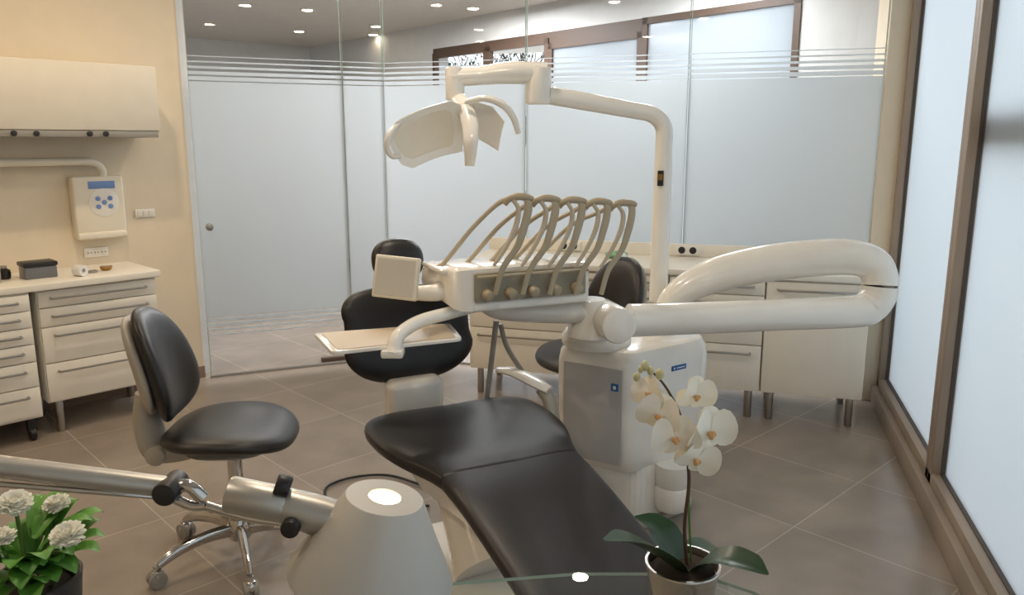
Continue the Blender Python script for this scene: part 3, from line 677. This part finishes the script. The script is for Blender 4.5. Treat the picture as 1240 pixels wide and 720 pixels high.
# cable on the floor
bm = tube(B(), smooth([PZ(520, 590, .01), PZ(470, 575, .01), PZ(425, 578, .01), PZ(395, 590, .01), PZ(402, 606, .01), PZ(450, 612, .01), PZ(520, 612, .01)], 8), .006, 8)
single('cable', bm, M['dark'], 'thin black cable looping on the floor left of the patient chair', 'cable')
q = PZ(405, 436, 0); bm = box(B(), (-.09, -.02, 0), (.09, .02, .03), .006, 2, Matrix.Translation(q) @ Matrix.Rotation(math.atan2(gd.y, gd.x), 4, 'Z'))
single('door_stop', bm, M['dframe'], 'small brown door stop on the floor at the glass door', 'door stop')

# ------------------------------------------------------------------ foreground table
TZ = .74
tp = [(-1.0, 1.0), (-.115, 1.258), (.117, 1.292), (.28, 1.292), (.36, 1.272), (.42, 1.23), (.455, 1.17), (.47, 1.08), (.47, .55), (-1.0, .55)]
gt = T('glass_table', 'clear glass table top with rounded corner in the foreground', 'table', RF(-.2, .9))
gt.part('glass_top', prism(B(), rfpoly(tp), TZ-.010, TZ), M['tglass'], world=True)
bm = B(); n_ = len(tp); wv = rfpoly(tp); tcx = RF(-.2, .9)
ow = [V((p[0], p[1])) + (V((p[0], p[1]))-V((tcx.x, tcx.y))).normalized()*.0015 for p in wv]
lo = [bm.verts.new((p.x, p.y, TZ-.008)) for p in ow]; hi = [bm.verts.new((p.x, p.y, TZ-.002)) for p in ow]
for i in range(n_): bm.faces.new((lo[i], lo[(i+1) % n_], hi[(i+1) % n_], hi[i]))
gt.part('glass_edge', bm, M['gedge'], world=True)
for r_, f_ in ((-.85, .95), (.36, 1.05), (.36, .65), (-.85, .65)):
    gt.part('leg', cyl(B(), RF(r_, f_, 0), RF(r_, f_, TZ-.010), .022), M['chrome'], world=True)
# desk lamp
lp = T('desk_lamp', 'silver articulated desk lamp with conical shade in the foreground', 'lamp', RF(-.74, .78, TZ))
lp.part('base', lathe(B(), [(0, 0), (.09, 0), (.095, .006), (.09, .016), (.02, .022), (0, .022)], Matrix.Translation(RF(-.74, .78, TZ))), M['alu'], world=True)
e0 = PF(-70, 556, .80)
lp.part('lower_arm', tube(B(), [RF(-.74, .78, TZ+.02), e0], .012, 14), M['alu'], world=True)
e1 = PF(207, 590, .86)
lp.part('upper_arm', tube(B(), [e0, e1], .0125, 16), M['alu'], world=True)
d_ = V((0, 0, -.026)); lp.part('tension_rod', tube(B(), [e0+d_*.9, e1+d_*.5], .0035, 8), M['chrome'], world=True)
nv = RF(0, -1, 0)
bm = B(); cyl(bm, e1+nv*.022, e1-nv*.022, .014); lp.part('elbow_knob', bm, M['dark'], world=True)
e2 = PF(247, 603, .86)
bm = tube(B(), smooth([e1, PF(228, 588, .86), e2], 4), .008, 10); tube(bm, smooth([e1+V((0, 0, -.012)), PF(232, 612, .86), PF(250, 612, .86)], 4), .006, 10); lp.part('link_bracket', bm, M['chrome'], world=True)
lp.part('head_tube', cyl(B(), PF(275, 597, .865), PF(348, 612, .868), .0215, .004), M['alu'], world=True)
lp.part('dark_ring', cyl(B(), PF(334, 585, .862), PF(352, 590, .864), .0130), M['dark'], world=True)
lp.part('head_arm', tube(B(), [PF(340, 610, .868), PF(380, 622, .87), PF(425, 634, .872)], [.021, .024, .022], 16), M['alu'], world=True)
lp.part('lower_rod', tube(B(), smooth([PF(250, 612, .86), PF(300, 626, .86), PF(352, 634, .86)], 4), .0055, 10), M['chrome'], world=True)
k = PF(354, 635, .85); lp.part('tilt_knob', cyl(B(), k+nv*.014, k-nv*.016, .011), M['dark'], world=True)
stp = PF(466, 601, .87); sbt = PF(449, 696, .87)
Hs = (stp-sbt).length; SM = align(sbt, stp)
shd = lp.part('shade', lathe(B(), [(.0985, 0), (.1005, .0015), (.0995, .006), (.0735, Hs*.5), (.0475, Hs-.002), (.046, Hs-.0003), (.044, Hs), (.0195, Hs+.0003), (.0195, Hs-.003), (.043, Hs-.004), (.0715, Hs*.5), (.0965, .006)], SM, 56), M['shade'], world=True, sharp=28)
lp.part('diffuser', cyl(B(), SM @ V((0, 0, Hs-.006)), SM @ V((0, 0, Hs-.001)), .0195), M['bulb'], shd, world=True)
# ------------------------------------------------------------------ orchid
OF = 1.2
pb = PF(826, 700, OF); pz = V((pb.x, pb.y, TZ))
oc = T('orchid_plant', 'white orchid with dark leaves in a silver pot on the glass table', 'orchid', pz)
PH = .070; PS = 1.1
oc.part('pot', lathe(B(), [(0, 0), (.044*PS, 0), (.047*PS, .004), (.053*PS, PH-.018), (.056*PS, PH-.004), (.0575*PS, PH-.001), (.057*PS, PH+.002), (.053*PS, PH+.002), (.05*PS, PH-.014), (0, PH-.016)], Matrix.Translation(pz), 40), M['pot'], world=True)
oc.part('soil', ell(B(), pz+V((0, 0, PH-.012)), (.054, .054, .012)), M['soil'], world=True)
def lf3(bm, px, w, up=(0, 0, 1)):
    pts = smooth([PF(u, v, f) for u, v, f in px], 5); leaf(bm, pts, w, up, .18, 6)
    return bm
LV = [[(830, 698, 1.2), (800, 676, 1.17), (765, 658, 1.13), (732, 654, 1.09)],
      [(828, 694, 1.2), (808, 660, 1.22), (790, 638, 1.24), (768, 626, 1.25)],
      [(834, 696, 1.2), (868, 680, 1.17), (905, 686, 1.14), (930, 696, 1.12)],
      [(836, 692, 1.22), (850, 672, 1.26), (864, 664, 1.30), (876, 668, 1.33)]]
for i, l in enumerate(LV): oc.part('leaf', lf3(B(), l, [.012, .034, .036, .028, .004]), M['leaf'], world=True, sharp=80)
stempx = [(833, 698), (829, 640), (834, 590), (833, 560), (826, 510), (812, 478), (798, 458), (782, 444)]
oc.part('stem', tube(B(), smooth([PF(u, v, OF-.01*i) for i, (u, v) in enumerate(stempx)], 5), [.0032, .003, .0028, .002, .0015], 8), M['stem'], world=True)
oc.part('stake', tube(B(), smooth([PF(838, 698, 1.205), PF(834, 610, 1.205), PF(836, 540, 1.2)], 3), .002, 8), M['stem2'], world=True)
def orchid(u, v, f, s, yaw, roll, tilt=0):
    c = PF(u, v, f); Mx = Matrix.Translation(c) @ Matrix.Rotation(YAW+yaw, 4, 'Z') @ Matrix.Rotation(tilt, 4, 'X') @ Matrix.Rotation(roll, 4, 'Y')
    bm = B()
    def pet(ang, L, W, y):
        a = math.radians(ang); d = V((math.cos(a), 0, math.sin(a)))
        pts = [Mx @ (d*L*s*t_ + V((0, y-.014*s*t_*t_*(1 if W > .02 else -.5), 0))) for t_ in (0.05, .2, .4, .6, .8, .93, 1.0)]
        leaf(bm, pts, [W*s*.2, W*s*.72, W*s*1.0, W*s*1.06, W*s*.92, W*s*.6, W*s*.2], (Mx.to_3x3() @ V((0, -1, 0))), -.10, 6)
    for ang in (90, 214, 326): pet(ang, .039, .020, .004)
    for ang in (16, 164): pet(ang, .040, .031, -.001)
    fl = oc.part('flower', bm, M['petal'], world=True, sharp=80)
    b2 = B(); ell(b2, (0, -.005*s, -.004*s), (.0044*s, .0055*s, .0065*s), 10)
    for sg in (-1, 1): ell(b2, (sg*.0045*s, -.005*s, -.001*s), (.0027*s, .004*s, .0045*s), 8)
    b2.transform(Mx); oc.part('lip', b2, M['lip'], fl, world=True)
for a in [(843, 479, 1.13, .74, .3, .2, .15), (786, 476, 1.12, .64, -.7, -.2, 0), (799, 503, 1.10, .82, -.45, .15, .1), (818, 530, 1.09, .88, -.15, -.2, .05), (860, 523, 1.10, .96, .35, .1, .1), (844, 556, 1.10, .82, .1, .5, .25)]: orchid(*a)
for u, v, s in ((781, 443, 1), (799, 453, 1.1), (771, 456, .9), (788, 449, .9), (776, 447, .7)):
    bm = ell(B(), PF(u, v, 1.125), (.006*s, .006*s, .008*s), 10); oc.part('bud', bm, M['bud'], world=True)
# ------------------------------------------------------------------ white flowers, left
q = PF(42, 712, 1.04); qz = V((q.x, q.y, TZ))
wf = T('potted_flowers', 'dark pot of white double flowers with green leaves at lower left', 'potted flowers', qz)
wf.part('pot', lathe(B(), [(0, 0), (.045, 0), (.05, .004), (.062, .125), (.064, .14), (.058, .14), (.055, .12), (0, .115)], Matrix.Translation(qz), 36), M['potd'], world=True)
wf.part('soil', ell(B(), qz+V((0, 0, .12)), (.054, .054, .01)), M['soil'], world=True)
def daisy(u, v, f, r):
    c = PF(u, v, f); tilt = Matrix.Rotation(random.uniform(.05, .35), 4, 'X') @ Matrix.Rotation(random.uniform(-.35, .35), 4, 'Y'); Mx = Matrix.Translation(c) @ Matrix.Rotation(YAW, 4, 'Z') @ tilt
    bm = B(); ell(bm, (0, 0, 0), (r*.58, r*.58, r*.36), 16, None); bm.transform(Mx)
    N = 190
    for k in range(N):
        f_ = (k+.5)/N; a = k*2.39996; el = -.3+1.8*(1-f_**.62)+random.uniform(-.16, .16)
        d = V((math.cos(a)*math.cos(el), math.sin(a)*math.cos(el), math.sin(el)*.62)); rad = V((math.cos(a), math.sin(a), 0)); up_ = V((0, 0, 1))*math.cos(el)-rad*math.sin(el)
        L = random.uniform(.86, 1.10)
        leaf(bm, [Mx @ (d*r*L*t_ + up_*r*(.10*t_*t_-.05)) for t_ in (.5, .72, .9, 1)], [r*.06, r*.12, r*.135, r*.07], Mx.to_3x3() @ up_, .18, 2)
    fl = wf.part('flower', bm, M['petal2'], world=True, sharp=80)
    st = tube(B(), smooth([c-V((0, 0, .003)), (c+qz)/2+V((0, 0, .03)), qz+V((random.uniform(-.02, .02), random.uniform(-.02, .02), .12))], 4), .0028, 6); wf.part('stem', st, M['stem2'], fl, world=True)
for a in ((18, 609, 1.06, .023), (69, 610, 1.09, .019), (82, 647, 1.02, .023), (0, 652, .98, .020), (-25, 618, 1.05, .022)): daisy(*a)
for k in range(46):
    a = random.uniform(0, 2*PI); hgt = random.uniform(.02, .13); rad = random.uniform(.01, .04); out_ = random.uniform(.04, .075)
    c = qz+V((math.cos(a)*rad, math.sin(a)*rad, .12+hgt*.6)); d = V((math.cos(a)*out_, math.sin(a)*out_, random.uniform(-.005, .045)))
    bm = leaf(B(), smooth([c, c+d*.4+V((0, 0, .01)), c+d*.8+V((0, 0, .008)), c+d+V((0, 0, -.004))], 3), [.004, .014, .017, .012, .001], (0, 0, 1), .15, 4)
    wf.part('leaf', bm, M['leaf2'], world=True, sharp=80)
# ------------------------------------------------------------------ light
w = bpy.data.worlds.new('world'); sc.world = w; w.use_nodes = True; nt = w.node_tree; bg = nt.nodes['Background']
sky = nt.nodes.new('ShaderNodeTexSky'); sky.sky_type = 'HOSEK_WILKIE'; sky.turbidity = 6; sky.sun_direction = (-.6, -.5, .5)
mxs = nt.nodes.new('ShaderNodeMix'); mxs.data_type = 'RGBA'; mxs.inputs[0].default_value = .9; mxs.inputs[7].default_value = (.915, .96, 1.0, 1)
nt.links.new(sky.outputs[0], mxs.inputs[6]); nt.links.new(mxs.outputs[2], bg.inputs[0]); bg.inputs[1].default_value = 2.1
def area(name, loc, size, power, color, shape='DISK'):
    l = bpy.data.lights.new(name, 'AREA'); l.energy = power; l.color = color; l.size = size; l.shape = shape
    o = bpy.data.objects.new(name, l); COL.objects.link(o); o.location = loc
WARM = (1, .78, .52); NEUT = (1, .85, .68)
for i, (x, y, e_, c_) in enumerate(((-2.75, 2.9, 12, WARM), (-2.9, 1.3, 11, WARM), (-3.2, .36, 7, WARM), (-1.2, 2.6, 9.5, NEUT), (-.5, 1.4, 8, NEUT), (-1.2, .2, 7, NEUT), (-.88, 4.5, 5, NEUT), (-2.2, 4.0, 8, NEUT))):
    area('ceiling_lamp_%d' % i, (x, y, CEIL-.02), .10, e_, c_)
area('film_fill_1', (-2.4, 6.4, CEIL-.05), 1.2, 88, (.97, .98, 1)); area('film_fill_2', (-.5, 5.6, CEIL-.05), .7, 36, (.95, .98, 1)); area('film_fill_3', (-3.6, 5.4, CEIL-.05), .7, 24, (1, .98, .96))  # unseen area lights added to brighten the frosted film from behind
